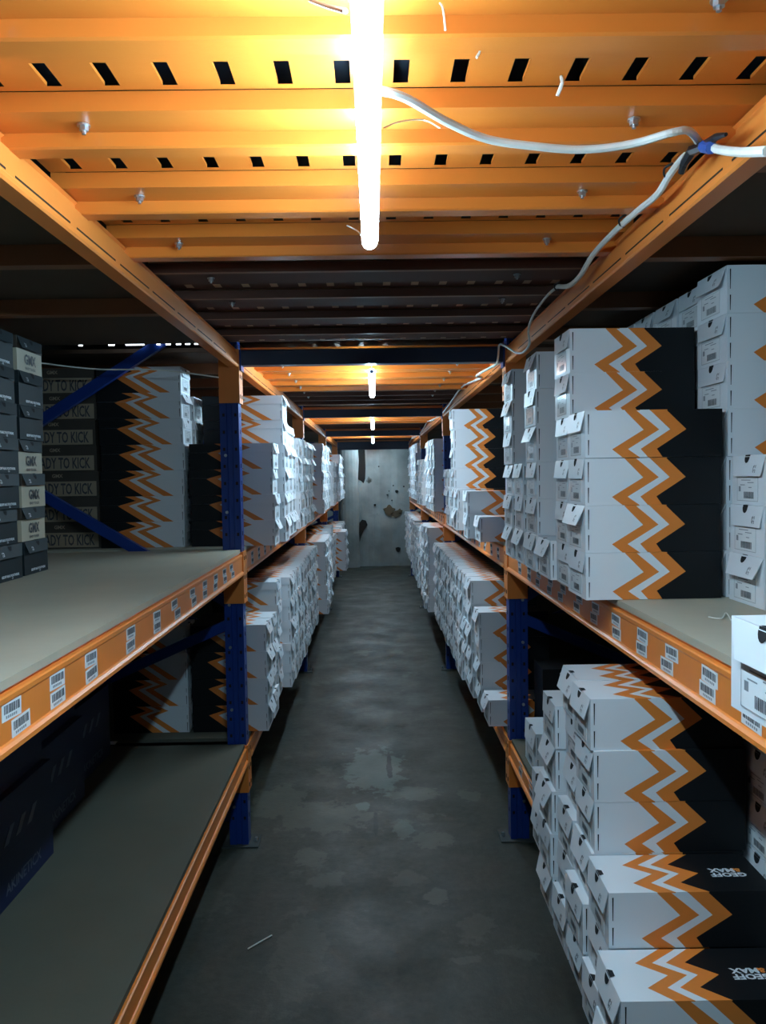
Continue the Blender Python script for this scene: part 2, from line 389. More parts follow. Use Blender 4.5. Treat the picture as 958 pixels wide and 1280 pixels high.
for bay in range(4):
    for sx, X in ((-1, XL), (1, XR)):
        lab = (([1.09, 1.27, 1.455, 1.63, 1.90, 2.13, 2.32, 2.55, 2.74, 2.93, 3.10, 3.25] if sx < 0 else [1.07, 1.235, 1.40, 1.58, 1.755, 1.95, 2.13, 2.30, 2.50, 2.68, 2.87, 3.05, 3.25]) if bay == 0 else [POSTS[bay] + .25 + i * .22 for i in range(13)])
        beam(sx, X, bay, MID - .114, MID - .022, 'mid', lab)
        beam(sx, X, bay, LOW - .09, LOW - .019, 'low', [y for y in lab if y > POSTS[bay + 1] - 1.5] if sx > 0 else False)
        beam(sx, X, bay, EYE + .483, EYE + .562, 'top', style='top')
        for lv, z in (('mid', MID), ('low', LOW)):
            beam(sx, X + sx * 1.165, bay, z - .10, z - .018, lv, back=True)
        # boards
        side = 'left' if sx < 0 else 'right'; where = ['closest bay', 'second bay', 'third bay', 'fourth bay'][bay]
        for lv, z in (('middle', MID), ('lowest', LOW)):
            ya, yb = POSTS[bay] + .045, POSTS[bay + 1] - .045
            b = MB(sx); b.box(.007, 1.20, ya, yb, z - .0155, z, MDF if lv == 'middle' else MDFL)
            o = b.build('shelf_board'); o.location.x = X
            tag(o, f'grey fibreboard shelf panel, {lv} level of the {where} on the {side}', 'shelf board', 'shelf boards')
        b = MB(sx); b.box(.05, 1.5, POSTS[bay] + .045, POSTS[bay + 1] - (.045 if bay or sx > 0 else .185), EYE + .565, EYE + .583, PLY)
        o = b.build('upper_deck_board'); o.location.x = X; tag(o, f'dark board roofing the {side} rack in the {where}', 'deck board', 'dark boards over the racks')
        if bay < 2:
            for i in range(4 if bay == 0 and sx < 0 else 5):
                y = POSTS[bay] + .4 + i * .58
                b = MB(sx); b.box(.045, 1.5, y, y + .04, EYE + .515, EYE + .564, LIPM)
                o = b.build('support_bar'); o.location.x = X; tag(o, f'brown cross bar under the dark board over the {side} rack, {NAMES[i]} in the {where}', 'support bar', f'brown cross bars over the {side} rack in the {where}')
# blue tie beams across the aisle
for k, y in enumerate(POSTS[1:]):
    b = MB(); z0, z1 = EYE + (.493 if k < 3 else .43), EYE + .561
    ring = [(y - .03, z0), (y + .03, z0), (y + .03, z1), (y - .022, z1), (y - .03, z1 - .006)]
    b.prism([(XL + .01, yy, zz) for yy, zz in ring], (XR - XL - .02, 0, 0), BLUED)
    t = thing('tie_beam', f'dark blue tie beam across the aisle, {ORD[k]} from the camera', 'tie beam', (0, 0, 0), 0, 'blue tie beams across the aisle')
    b.build('beam_profile', t)
    for sx, X in ((-1, XL), (1, XR)):
        MB(sx).box(-.014, -.0065, y - .034, y + .036, EYE + .47, z1, BLUE).build('end_plate', t).location.x = X

# ------------------------------------------------------------------ deck panels
PP = .3235
def panel_mesh(kind):
    b = MB(); x0, x1 = XL - .03, XR + .03; Z = 0
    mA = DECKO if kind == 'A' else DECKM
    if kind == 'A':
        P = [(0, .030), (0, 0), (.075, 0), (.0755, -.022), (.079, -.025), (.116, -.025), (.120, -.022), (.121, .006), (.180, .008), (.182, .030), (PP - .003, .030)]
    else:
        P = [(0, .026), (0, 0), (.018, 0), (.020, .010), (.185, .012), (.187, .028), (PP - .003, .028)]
    s0, s1 = (.239, .306) if kind == 'A' else (.205, .295)
    zt = P[-1][1]
    for i in range(len(P) - 1):
        (ya, za), (yb, zb) = P[i], P[i + 1]
        if i == len(P) - 2:
            # perforated strip
            b.poly([(x0, ya, za), (x1, ya, za), (x1, s0, zt), (x0, s0, zt)], mA)
            b.poly([(x0, s1, zt), (x1, s1, zt), (x1, yb, zt), (x0, yb, zt)], mA)
            x = x0; xs = x0 + .045
            while x < x1:
                xe = min(xs, x1)
                b.poly([(x, s0, zt), (xe, s0, zt), (xe, s1, zt), (x, s1, zt)], mA)
                if xe < x1 and kind == 'A':   # slot edge returns
                    for xx in (xs, xs + .023):
                        b.poly([(xx, s0, zt), (xx, s1, zt), (xx, s1, zt + .006), (xx, s0, zt + .006)], mA)
                x = xs + .023; xs += .087
        else:
            mm = LIPM if (kind == 'B' and i == 1) else mA
            b.poly([(x0, ya, za), (x1, ya, za), (x1, yb, zb), (x0, yb, zb)], mm)
    # end tabs
    for x in (x0, x1):
        b.poly([(x, y, z) for y, z in P] + [(x, PP - .003, .06), (x, 0, .06)], mA)
    return b.mesh('deck_profile', fix=False)
PM = {'A': panel_mesh('A'), 'B': panel_mesh('B')}
def bolt_mesh():
    b = MB(); b.tube([(0, 0, 0), (0, 0, -.003)], .0105, STEEL, 14); b.tube([(0, 0, -.003), (0, 0, -.010)], .0075, STEEL, 6)
    b.tube([(0, 0, -.010), (0, 0, -.015)], .0035, STEEL, 8); return b.mesh('bolt')
BOLT = bolt_mesh()
ZB = EYE + .565
y = 1.258 - 2 * PP; n = 0
names = ['first', 'second', 'third', 'fourth', 'fifth', 'sixth', 'seventh', 'eighth', 'ninth', 'tenth', 'eleventh', 'twelfth']
for bay in range(5):
    ya = (POSTS[bay] + .035) if bay else y
    yb = (POSTS[bay + 1] - .035) if bay < 4 else ZW - .05; i = 0
    cnt = int((yb - ya + .02) // PP)
    if bay: off = (yb - ya - cnt * PP) / 2
    else: off = 0
    for i in range(cnt):
        yy = ya + off + i * PP
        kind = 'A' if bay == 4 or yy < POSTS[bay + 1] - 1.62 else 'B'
        where = ['closest bay', 'second bay', 'third bay', 'fourth bay', 'strip before the end wall'][bay]
        t = thing('deck_panel', f'{"orange ribbed" if kind == "A" else "dark maroon perforated"} ceiling deck panel, {names[i]} from the front of the {where}', 'deck panel', (0, yy, ZB), 0, 'ceiling deck panels')
        link('deck_profile', PM[kind], t)
        if bay < 2 and i < 7:
            for bx in (-.452, .428):
                link('bolt', BOLT, t, (bx + random.uniform(-.006, .006), .045 if kind == 'A' else .1, -.0005 if kind == 'A' else .010))
    if bay == 4: continue
    ym = POSTS[bay + 1] - 1.62 + .25
    b = MB(); b.box(XL - .03, XR + .03, ya, ym, ZB + .075, ZB + .09, PLYB if bay == 0 else PLY)
    tag(b.build('floor_sheet'), f'dark sheet on top of the orange deck panels of the {["closest","second","third","fourth"][bay]} bay', 'floor sheet')
    b = MB(); b.box(XL - .03, XR + .03, ym + .06, yb, ZB + .0290, ZB + .045, SHEETB)
    tag(b.build('floor_sheet'), f'tan board seen through the slots of the maroon deck, {["closest","second","third","fourth"][bay]} bay', 'floor sheet')

# ------------------------------------------------------------------ tube lamps
for k, y1 in ((-1, -1.5), (0, 1.555), (1, 4.68), (2, 7.93), (3, 11.25), (4, 14.35)):
    y0 = y1 - (1.2 if k < 1 else 1.06)
    lab = {-1: 'glowing white tube lamp behind the camera', 0: 'closest glowing white tube lamp hanging under the orange deck', 1: 'second glowing tube lamp, just beyond the first blue tie beam',
           2: 'third glowing tube lamp, small between blue tie beams', 3: 'fourth glowing tube lamp, smallest one seen between blue tie beams', 4: 'tube lamp hidden behind the last blue tie beam, lighting the end wall'}[k]
    t = thing('tube_lamp', lab, 'lamp', (0.0, 0, EYE + (.445 if k < 1 else .468 if k < 4 else .50)), 0, 'tube lamps')
    b = MB(); b.tube([(0, y0, 0), (0, y1 - .012, 0)], .0145, TUBE if k < 1 else TUBEF, 20); b.build('glass_tube', t)
    hs = MB(); A = [math.radians(4 + 62 * q / 8) for q in range(9)]  # opaque arc added to cut the lamp's light towards the right deck
    ring = [(math.cos(a) * .0149, y0, math.sin(a) * .0149) for a in A] + [(math.cos(a) * .0165, y0, math.sin(a) * .0165) for a in reversed(A)]
    for q in range(8): hs.prism([ring[q], ring[q + 1], ring[16 - q], ring[17 - q]], (0, y1 - .012 - y0, 0), CAP)
    hs.build('added_light_shield', t)
    e = MB(); e.tube([(0, y1 - .012, 0), (0, y1 - .004, 0), (0, y1, 0)], [.0148, .0130, .007], CAP, 16); e.build('end_cap', t)
    e = MB(); e.tube([(0, y0 - .003, 0), (0, y0 + .002, 0)], .010, CAP, 16); e.build('end_cap', t)
    for yy in (y0 + .25, y1 - .22):
        c = MB(); c.tube([(0, yy, .0155), (0, yy, .085 if k < 1 else .085 if k == 4 else .095)], .0018, STEEL, 6); c.build('hanging_clip', t)
# lamp upstairs whose light shows through a perforated strip over the left rack
t = thing('tube_lamp', 'row of bright specks of a lamp seen through slots above the left rack', 'lamp', (0, 3.545, EYE + .592))
b = MB()
for x0, x1 in [(-1.28, -1.265), (-1.15, -1.125), (-1.075, -.995), (-.94, -.925), (-.90, -.88), (-.855, -.835), (-.815, -.795), (-.775, -.755)]:
    b.tube([(x0, 0, 0), (x1, 0, 0)], .005, TUBE2, 8)
b.build('glass_tube', t)

exec_after = []
# ------------------------------------------------------------------ shoe boxes
KN = [0, .41, .82, 1.0]
RP = {'A1': [.29, .426, .196, .275], 'A2': [.375, .541, .312, .40], 'B1': [.475, .62, .405, .46], 'B2': [.595, .738, .523, .565]}
KNL = [0, .17, .36, 1.0]
LP = {'A1': [.40, .27, .46, .13], 'A2': [.50, .37, .57, .25], 'B1': [.58, .46, .66, .35], 'B2': [.70, .57, .79, .49]}
KT = [0, .24, .47, .72, 1.0]
TP = {'A1': [.29, .18, .33, .18, .36], 'A2': [.40, .29, .44, .28, .46], 'B1': [.47, .36, .50, .36, .53], 'B2': [.60, .47, .62, .47, .64]}
SEQ = [(None, 'A1', WHITE), ('A1', 'A2', ORANGE), ('A2', 'B1', WHITE), ('B1', 'B2', ORANGE), ('B2', None, BLACK)]
def interp(kn, vals, v):
    for i in range(len(kn) - 1):
        if v <= kn[i + 1] + 1e-9:
            t = (v - kn[i]) / (kn[i + 1] - kn[i]); return vals[i] + (vals[i + 1] - vals[i]) * t
    return vals[-1]
def pattern(b, pos, kn, pat, L, v0=0.0, v1=1.0):
    ks = [v0] + [k for k in kn if v0 < k < v1] + [v1]
    for a, c, m in SEQ:
        for i in range(len(ks) - 1):
            va, vb = ks[i], ks[i + 1]
            ua0 = interp(kn, pat[a], va) if a else 0; ua1 = interp(kn, pat[a], vb) if a else 0
            uc0 = interp(kn, pat[c], va) if c else 1; uc1 = interp(kn, pat[c], vb) if c else 1
            b.poly([pos(ua0 * L, va), pos(ua1 * L, vb), pos(uc1 * L, vb), pos(uc0 * L, va)], m)
_bc = {}
def logo_quads(b, ox, dz, W, tilt, m, s=1.0):
    # little upright company mark printed near the far side of the flap
    for yy, za, zb in ((.0, 0, .018), (.004, .002, .007), (.004, .010, .015), (.008, 0, .006), (.008, .009, .018)):
        p = []
        for q, z in ((yy, za), (yy + .0022, za), (yy + .0022, zb), (yy, zb)):
            d = dz + .004 + z * s; p.append((-(tilt * d / .05) - .0017, W * .24 + q * s, -d))
        b.poly([(x + ox, y_, z + 0) for x, y_, z in p], m)
def flap_mesh(W, H, tilt, sx, m=WHITE, hole=True, mark=INK, big=1.0):
    key = ('flap', W, H, tilt, sx, m.name, big)
    if key in _bc: return _bc[key]
    b = MB(sx); fh = .42 * H * big; th = .0016
    xo = -tilt; e = .003
    top0, top1 = e, W - e; bt0, bt1 = W * .07, W * .84
    outer = [(-.0005, top0, 0), (-.0005, top1, 0), (xo, bt1, -fh), (xo, bt0, -fh)]
    inner = [(x + th, y, z) for x, y, z in outer]
    b.poly(outer, m); b.poly(list(reversed(inner)), m)
    for i in range(4):
        j = (i + 1) % 4; b.poly([outer[i], inner[i], inner[j], outer[j]], m)
    if hole:
        r = .0125; c = W * .52; pts = []
        for k in range(9):
            a = math.pi * k / 8; z = -r * 1.15 * math.sin(a) - .004; pts.append((xo * (-z) / fh - .0012, c + r * math.cos(a), z))
        b.poly(pts, HOLE)
        b.poly([(.0, c - r, .0012), (.0, c + r, .0012), (.010, c + r * .7, .0012), (.010, c - r * .7, .0012)], HOLE)
        b.poly([(-.0012, c - r, -.0042), (-.0012, c + r, -.0042), (-.0006, c + r, .0010), (-.0006, c - r, .0010)], HOLE)
    for yy, za, zb in ((.0, 0, .4), (.0035, .1, .2), (.0035, .55, .7), (.007, .0, .35), (.007, .6, 1.0), (.0, .6, 1.0), (.0105, .1, .9)):
        p = []
        for q, f in ((yy, za), (yy + .002, za), (yy + .002, zb), (yy, zb)):
            d = fh * .48 + f * fh * .36; p.append((xo * d / fh - .0008, W * .22 + q, -d))
        b.poly(p, mark)
    _bc[key] = b.mesh('lid_flap', fix=False); return _bc[key]
def label_mesh(W, H, sx, k=0):
    key = ('label', W, H, sx, k)
    if key in _bc: return _bc[key]
    b = MB(sx); r = random.Random(k)
    y0, y1 = W * .22, W * .84; z0, z1 = H * .07, H * .56
    b.box(-.0008, 0, y0, y1, z0, z1, STICK)
    x = -.0011
    def q(ya, yb, za, zb, m): b.poly([(x, ya, za), (x, yb, za), (x, yb, zb), (x, ya, zb)], m)
    w_, h_ = y1 - y0, z1 - z0
    for (ya, yb, za, zb) in ((0, 1, .97, .985), (0, 1, .015, .03), (0, .012, .015, .985), (.988, 1, .015, .985)):
        q(y0 + ya * w_, y0 + yb * w_, z0 + za * h_, z0 + zb * h_, INKG)
    for i, (ya, yb) in enumerate(((.35, .8), (.2, .5), (.62, .85), (.3, .45))):
        z = z0 + h_ * (.86 - .1 * i); q(y0 + ya * w_, y0 + yb * w_, z, z + h_ * .035, INKG)
    q(y0 + .82 * w_, y0 + .92 * w_, z0 + .40 * h_, z0 + .62 * h_, INKG)
    yy = y0 + .20 * w_
    while yy < y0 + .68 * w_:
        t_ = r.uniform(.0012, .003); q(yy, yy + t_, z0 + .12 * h_, z0 + .40 * h_, INK); yy += t_ + r.uniform(.0008, .0018)
    _bc[key] = b.mesh('size_label', fix=False); return _bc[key]
def body_mesh(L, W, H, sx, style):
    key = ('body', L, W, H, sx, style)
    if key in _bc: return _bc[key]
    b = MB(sx); kn, pat = (KN, RP) if style == 'plain' else (KNL, LP)
    hh = H - .0018
    def top(v): return hh * (1 - v)
    pattern(b, lambda u, v: (u, 0, top(v)), kn, pat, L)
    pattern(b, lambda u, v: (u, W, top(v)), kn, pat, L)
    b.poly([(0, 0, 0), (0, 0, hh), (0, W, hh), (0, W, 0)], WHITE)
    b.poly([(L, 0, 0), (L, W, 0), (L, W, hh), (L, 0, hh)], BLACK)
    b.poly([(0, 0, 0), (0, W, 0), (L, W, 0), (L, 0, 0)], WHITE)
    # tuck slits along the near edges of the end panel
    for y in (-.0006, W + .0006):
        for za, zb in ((.50, .92), (.06, .38)):
            b.poly([(.007, y, H * za), (.0085, y, H * za), (.0095, y, H * zb), (.0065, y, H * zb)], HOLE)
    _bc[key] = b.mesh('box_body', fix=False); return _bc[key]
def lid_mesh(L, W, H, sx, style):
    key = ('lid', L, W, H, sx, style)
    if key in _bc: return _bc[key]
    b = MB(sx)
    if style == 'plain':
        pattern(b, lambda u, v: (u, v * W, H), KT, TP, L)
        for y, kk in ((0, 0), (W, 4)):
            us = [0] + [TP[k][kk] for k in ('A1', 'A2', 'B1', 'B2')] + [1]
            for i, m in enumerate((WHITE, ORANGE, WHITE, ORANGE, BLACK)):
                b.poly([(us[i] * L, y, H - .0018), (us[i + 1] * L, y, H - .0018), (us[i + 1] * L, y, H), (us[i] * L, y, H)], m)
        b.poly([(0, 0, H - .0018), (0, 0, H), (0, W, H), (0, W, H - .0018)], WHITE)
        b.poly([(0, 0, H - .0018), (0, W, H - .0018), (L, W, H - .0018), (L, 0, H - .0018)], WHITE)
    else:
        o = .0025; v1 = .34
        def zz(v): return H * (1 - v)
        pattern(b, lambda u, v: (u * (1 + o / L) - o * .5, -o + v * (W + 2 * o), H), KT, TP, L)
        pattern(b, lambda u, v: (u, -o, zz(v)), KNL, LP, L, 0, v1)
        pattern(b, lambda u, v: (u, W + o, zz(v)), KNL, LP, L, 0, v1)
        for y in (-o, W + o): b.poly([(0, y, zz(v1)), (L, y, zz(v1)), (L, 0 if y < 0 else W, zz(v1) - .0004), (0, 0 if y < 0 else W, zz(v1) - .0004)], WHITE)
        b.poly([(-o * .5, -o, zz(.1)), (-o * .5, W + o, zz(.1)), (-o * .5, W + o, H), (-o * .5, -o, H)], WHITE)
        b.poly([(L + o * .5, -o, zz(v1)), (L + o * .5, W + o, zz(v1)), (L + o * .5, W + o, H), (L + o * .5, -o, H)], BLACK)
    _bc[key] = b.mesh('box_lid', fix=False); return _bc[key]

WBOX = []     # (distance, spec) of every white zigzag box
def wstack(sx, z_shelf, zf, rows, X, where, W=.175, L=.335, H=.1165, style='plain', row0=0, seen=True, jx=.006, group=None, top=False, skip=(), logo=(), ntot=None, low=None):
    rr = rows if isinstance(rows, range) else range(rows)
    for r in rr:
        if r in skip: continue
        WBOX.append(dict(sx=sx, x=(X if low is None or r > low[0] else low[1]) * sx, y=zf, z=z_shelf + r * H, W=W, L=L, H=H, style=style, r=r, n=max(rr) + 1, where=where, seen=seen, jx=jx, group=group, logo=(r in logo), size=H / zf))
# --- right middle shelf, closest bay
G = 'shoe boxes on the right middle shelf, closest bay'
R0 = MID + .001
fr = ['front', 'second', 'third', 'fourth', 'fifth', 'sixth']
for i, (zf, rows, X) in enumerate([(1.955, 4, .521), (2.145, 6, .530), (2.335, 1, .515), (2.54, 6, .518), (2.745, 3, .515), (2.95, 6, .515)]):
    wstack(1, R0, zf, rows, X, f'{fr[i]} white zigzag stack on the right middle shelf', group=G, jx=.004)
for i in range(6):
    zf = [1.965, 2.15, 2.34, 2.53, 2.72, 2.91][i]
    wstack(1, R0, zf if i else 1.965, range(0, 7), .872 if i == 0 else .890, f'{fr[i]} stack of the rear row, right middle shelf', group=G, seen=(i == 0), jx=.002)
wstack(1, R0, .865, 1, .475, 'lone box at the right picture edge, right middle shelf', group=G, W=.185, jx=0, H=.122)
wstack(1, R0, 1.77, 3, .872, 'low rear stack at the right edge, middle shelf', group=G, jx=.003, W=.172)
# --- right lowest shelf, closest bay
G = 'shoe boxes on the right lowest shelf, closest bay'
Q0 = LOW + .001 - .0
for i, (zf, rows, X) in enumerate([(1.395, 2, .430), (1.56, 3, .452), (1.725, 6, .472), (1.89, 6, .487), (2.07, 5, .470), (2.24, 2, .490), (2.405, 2, .50)]):
    wstack(1, Q0, zf, rows, X, f'{(["closest"] + fr[1:] + ["seventh"])[i]} stack from the camera, right lowest shelf', W=.157, group=G, jx=.008, H=.1145, logo=(1, 2) if i < 2 else (), low={2: (1, .455), 3: (2, .462), 4: (2, .452)}.get(i))
wstack(1, Q0, 3.08, 1, .615, 'single taller box beside the right post, lowest shelf', W=.22, H=.165, L=.33, group=G)
for i in range(2):
    wstack(1, Q0, [1.45, 1.62][i], 6, .828, f'{fr[i]} stack of the rear row, right lowest shelf', W=.160, H=.1145, group=G, seen=(i == 1), jx=.002)
def run(sx, zs, y0, y1, pitch, rows, X, where, seed, **kw):
    r = random.Random(seed); y = y0; i = 0
    while y + kw.get('W', .175) < y1:
        n = rows[i % len(rows)] if isinstance(rows, (list, tuple)) else rows
        wstack(sx, zs, y, n, X + r.uniform(-.006, .006), where(i), **kw)
        y += pitch; i += 1
NN = names + ['thirteenth', 'fourteenth', 'fifteenth', 'sixteenth']
ps = lambda side, lv, a='', bay='second': (lambda i: f'{NN[i]} {a}stack of the {bay} bay, {side} {lv} shelf')
# --- right, second bay
G = 'shoe boxes on the right middle shelf, second bay'
K = dict(group=G, L=.335, W=.175, H=.1165)
wstack(1, R0, 3.70, 1, .49, 'low front box of the second bay, right middle shelf', **K)
wstack(1, R0, 3.90, 2, .455, 'short front stack of the second bay, right middle shelf', **K)
wstack(1, R0, 4.50, 2, .470, 'two-high stack before the tall zigzag stack, right middle shelf', **K)
wstack(1, R0, 4.72, 6, .475, 'tall zigzag stack of the second bay, right middle shelf', **K)
run(1, R0, 4.91, 5.30, .187, 3, .470, lambda i: f'{NN[i]} low stack behind the tall one, right middle shelf', 1, **K)
G = 'shoe boxes on the right lowest shelf, second bay'
K = dict(group=G, L=.345, W=.175, H=.125)
wstack(1, Q0, 3.70, 1, .52, 'front box by the first right post, right lowest shelf', **K)
wstack(1, Q0, 3.93, 4, .515, 'four-high stack past the first right post, lowest shelf', **K)
run(1, Q0, 4.18, 6.60, .187, 5, .50, ps('right', 'lowest'), 2, **K)
# --- left, second bay
G = 'shoe boxes on the left middle shelf, second bay'
K = dict(group=G, L=.385, W=.175, H=.1185, style='lidded')
wstack(-1, R0, 3.70, 4, .462, 'front aisle stack of the second bay, left middle shelf', **K)
wstack(-1, R0, 3.90, 6, .435, 'second aisle stack of the second bay, left middle shelf', **K)
run(-1, R0, 4.09, 4.75, .187, 5, .455, lambda i: f'{NN[i + 2]} aisle stack of the second bay, left middle shelf', 3, **K)
run(-1, R0, 4.86, 6.02, .187, 5, .452, lambda i: f'{NN[i + 5]} aisle stack of the second bay, left middle shelf', 4, **{**K, 'H': .110})
wstack(-1, R0, 3.70, 7, .872, 'rear stack behind the left blue frame, left middle shelf', **K)
wstack(-1, R0, 3.90, 6, .860, 'second rear stack behind the left blue frame, middle shelf', **K)
G = 'shoe boxes on the left lowest shelf, second bay'
K = dict(group=G, L=.350, W=.175, H=.125, style='lidded')
run(-1, Q0, 3.70, 4.20, .187, 4, .505, lambda i: f'{NN[i]} aisle stack of the second bay, left lowest shelf', 5, **K)
wstack(-1, Q0, 4.27, 5, .530, 'step-up stack, second bay, left lowest shelf', **K)
run(-1, Q0, 4.47, 6.62, .187, 5, .475, lambda i: f'{NN[i + 4]} aisle stack of the second bay, left lowest shelf', 6, **K)
wstack(-1, Q0, 3.70, 4, .880, 'rear stack behind the left blue frame, left lowest shelf', **K)
# --- third and fourth bays: (shelf, side, start, end, rows, X, H)
for bay, lv, sx, ya, yb, rows, X, H in [
        (2, 'middle', 1, 6.86, 7.95, 5, .514, .125), (2, 'middle', 1, 8.3, 9.1, 4, .50, .12),
        (2, 'middle', -1, 6.86, 8.25, 5, .445, .12), (2, 'middle', -1, 8.6, 9.5, 4, .44, .12),
        (2, 'lowest', 1, 6.86, 7.6, 6, .450, .122), (2, 'lowest', 1, 7.62, 9.75, [5, 4, 5], .46, .125),
        (2, 'lowest', -1, 6.86, 7.8, 5, .42, .125), (2, 'lowest', -1, 7.83, 9.75, [4, 5, 4], .47, .125),
        (3, 'middle', 1, 10.02, 12.1, 6, .540, .12), (3, 'middle', -1, 10.02, 11.9, [4, 4, 5], .44, .12),
        (3, 'lowest', 1, 10.02, 12.8, 5, .50, .123), (3, 'lowest', -1, 10.02, 10.6, 4, .36, .122), (3, 'lowest', -1, 10.62, 12.8, [4, 3, 4], .47, .122)]:
    bn = 'third' if bay == 2 else 'fourth'; side = 'right' if sx > 0 else 'left'
    a = '' if (bay, ya) in ((2, 6.86), (3, 10.02)) else 'rearward '
    run(sx, R0 if lv == 'middle' else Q0, ya, yb, .187, rows, X, ps(side, lv, a, bn), int(ya * 10) + sx, L=.335, W=.175, H=H,
        group=f'shoe boxes in the {bn} bay on the {side}', style='plain' if sx > 0 else 'lidded')

rown = ['bottom', 'second', 'third', 'fourth', 'fifth', 'sixth', 'seventh']
def place_box(s, r):
    if s['n'] == 1: lab = f"white shoe box, {s['where']}"
    else:
        rn = 'topmost' if s['r'] == s['n'] - 1 else ('bottom' if s['r'] == 0 else rown[s['r']] + ' up')
        lab = f"white shoe box, {rn} in {s['where']}"
        if len(lab.replace('-', ' ').split()) < 16: lab = lab.replace(' in ', ' in the ', 1)
    j = s['jx']
    t = thing('shoe_box', lab, 'shoe box', (s['x'] + r.uniform(-j, j), s['y'] + r.uniform(-.003, .003), s['z']), r.uniform(-.012, .012), s['group'])
    sx, L, W, H, st = s['sx'], s['L'], s['W'], s['H'], s['style']
    Hb = H - .0006
    link('box_body', body_mesh(L, W, Hb, sx, st), t)
    lid = link('box_lid', lid_mesh(L, W, Hb, sx, st), t)
    tilt = r.choice([.007, .010, .013, .017, .022]) if s['W'] < .18 else .010
    link('lid_flap', flap_mesh(W, Hb, tilt, sx, WHITE, big=1.0 if st == 'plain' else .9), lid, (0, 0, Hb))
    link('size_label', label_mesh(W, Hb, sx, r.randint(0, 3)), t)
    if s['logo']:
        for txt, m, dx, dy in (('GEOFF', WPRINT, 0, 0), ('MAX', WPRINT, -.007, .0185), ('&', ORANGE, .025, .0185)):
            link('lettering', text_mesh(txt, .0215 if txt != '&' else .020, m, 1.15, .0008), lid, (L * .80 + dx, W * .42 + dy, Hb + .0006), (0, 0, math.pi))
    return t
rg = random.Random(11)
near = [s for s in WBOX if s['size'] > .0]
vis = sorted([s for s in WBOX if s['seen']], key=lambda s: -s['size'])
hid = [s for s in WBOX if not s['seen']]
single, rest = vis[:300], vis[300:]
print('white boxes', len(vis), 'hidden', len(hid), 'rest', len(rest))
for s in single + hid: place_box(s, rg)
big = MB(1)
for s in rest:
    sx, L, W, H = s['sx'], s['L'], s['W'], s['H'] - .0006
    dx = s['x'] + rg.uniform(-.012, .012); dy = s['y']; dz = s['z']
    for me in (body_mesh(L, W, H, sx, s['style']), lid_mesh(L, W, H, sx, s['style']), flap_mesh(W, H, rg.choice([.009, .014, .02]), sx, WHITE), label_mesh(W, H, sx, 0)):
        oz = H if me.name.startswith('lid_flap') else 0
        i0 = len(big.v); big.v += [(v.co.x + dx, v.co.y + dy, v.co.z + dz + oz) for v in me.vertices]
        for p in me.polygons:
            big.f.append([i0 + k for k in p.vertices]); big.m.append(big.mi(me.materials[p.material_index]))
if rest:
    o = big.build('shoe_box_stacks', fix=False); o['kind'] = 'stuff'
    tag(o, 'distant stacks of white and orange shoe boxes filling the far bays', 'shoe boxes')

# ------------------------------------------------------------------ dark boxes, left middle shelf
def dark_box(x, y, z, W, L, H, label, tan=False, group='dark shoe boxes at the left'):
    t = thing('shoe_box', label, 'shoe box', (x + rg.uniform(-.006, .006), y, z), rg.uniform(-.02, .02), group)
    H2 = H - .0008; sx = -1
    key = ('dbody', L, W, H2, tan)
    if key not in _bc:
        b = MB(sx); b.box(0, L, .002, W - .002, 0, H2 * .7, TAN if tan else CHAR); _bc[key] = b.mesh('box_body')
        b = MB(sx); b.box(-.001, L, 0, W, H2 * .64, H2, BROWN if tan else CHARL); _bc[('dlid',) + key] = b.mesh('box_lid')
    link('box_body', _bc[key], t); lid = link('box_lid', _bc[('dlid',) + key], t)
    link('lid_flap', flap_mesh(W, H2, .012, sx, CHARL if not tan else CHARL, mark=WPRINT, big=.82), lid, (.0012, 0, H2))
    if tan:
        link('lettering', text_mesh('GMX', .046, INK, .85, .0014), t, (.0018, W * .5, H2 * .36), (math.pi / 2, 0, math.pi / 2))
        link('lettering', text_mesh('READY TO KICK', .011, INK, 1.0, .0004), t, (.0018, W * .5, H2 * .11), (math.pi / 2, 0, math.pi / 2))
    else:
        link('lettering', text_mesh('GEOFF MAX FOOTWEAR', .0105, WPRINT, 1.0, .0006), t, (.0018, W * .55, H2 * .13), (math.pi / 2, 0, math.pi / 2))
        link('lettering', text_mesh('CO.', .0075, WPRINT, 1.0, .0002), t, (.0018, W * .62, H2 * .055), (math.pi / 2, 0, math.pi / 2))
Hd = .1135
for r in range(7):
    rn = 'topmost' if r == 6 else ('bottom' if r == 0 else rown[r] + ' up')
    dark_box(-1.165, 2.655, MID + .001 + r * Hd, .20, .33, Hd, f'{"tan-ended" if r in (1,2,3,6) else "charcoal"} shoe box, {rn} in the right-hand dark stack, left shelf', tan=r in (1, 2, 3, 6))
    dark_box(-1.165, 2.435, MID + .001 + r * Hd, .20, .33, Hd, f'charcoal shoe box, {rn} in the dark stack at the left picture edge')
    if True:
        dark_box(-1.175, 2.225, MID + .001 + r * Hd, .20, .33, Hd, f'charcoal shoe box, {rn} in the dark stack cut by the left picture edge')
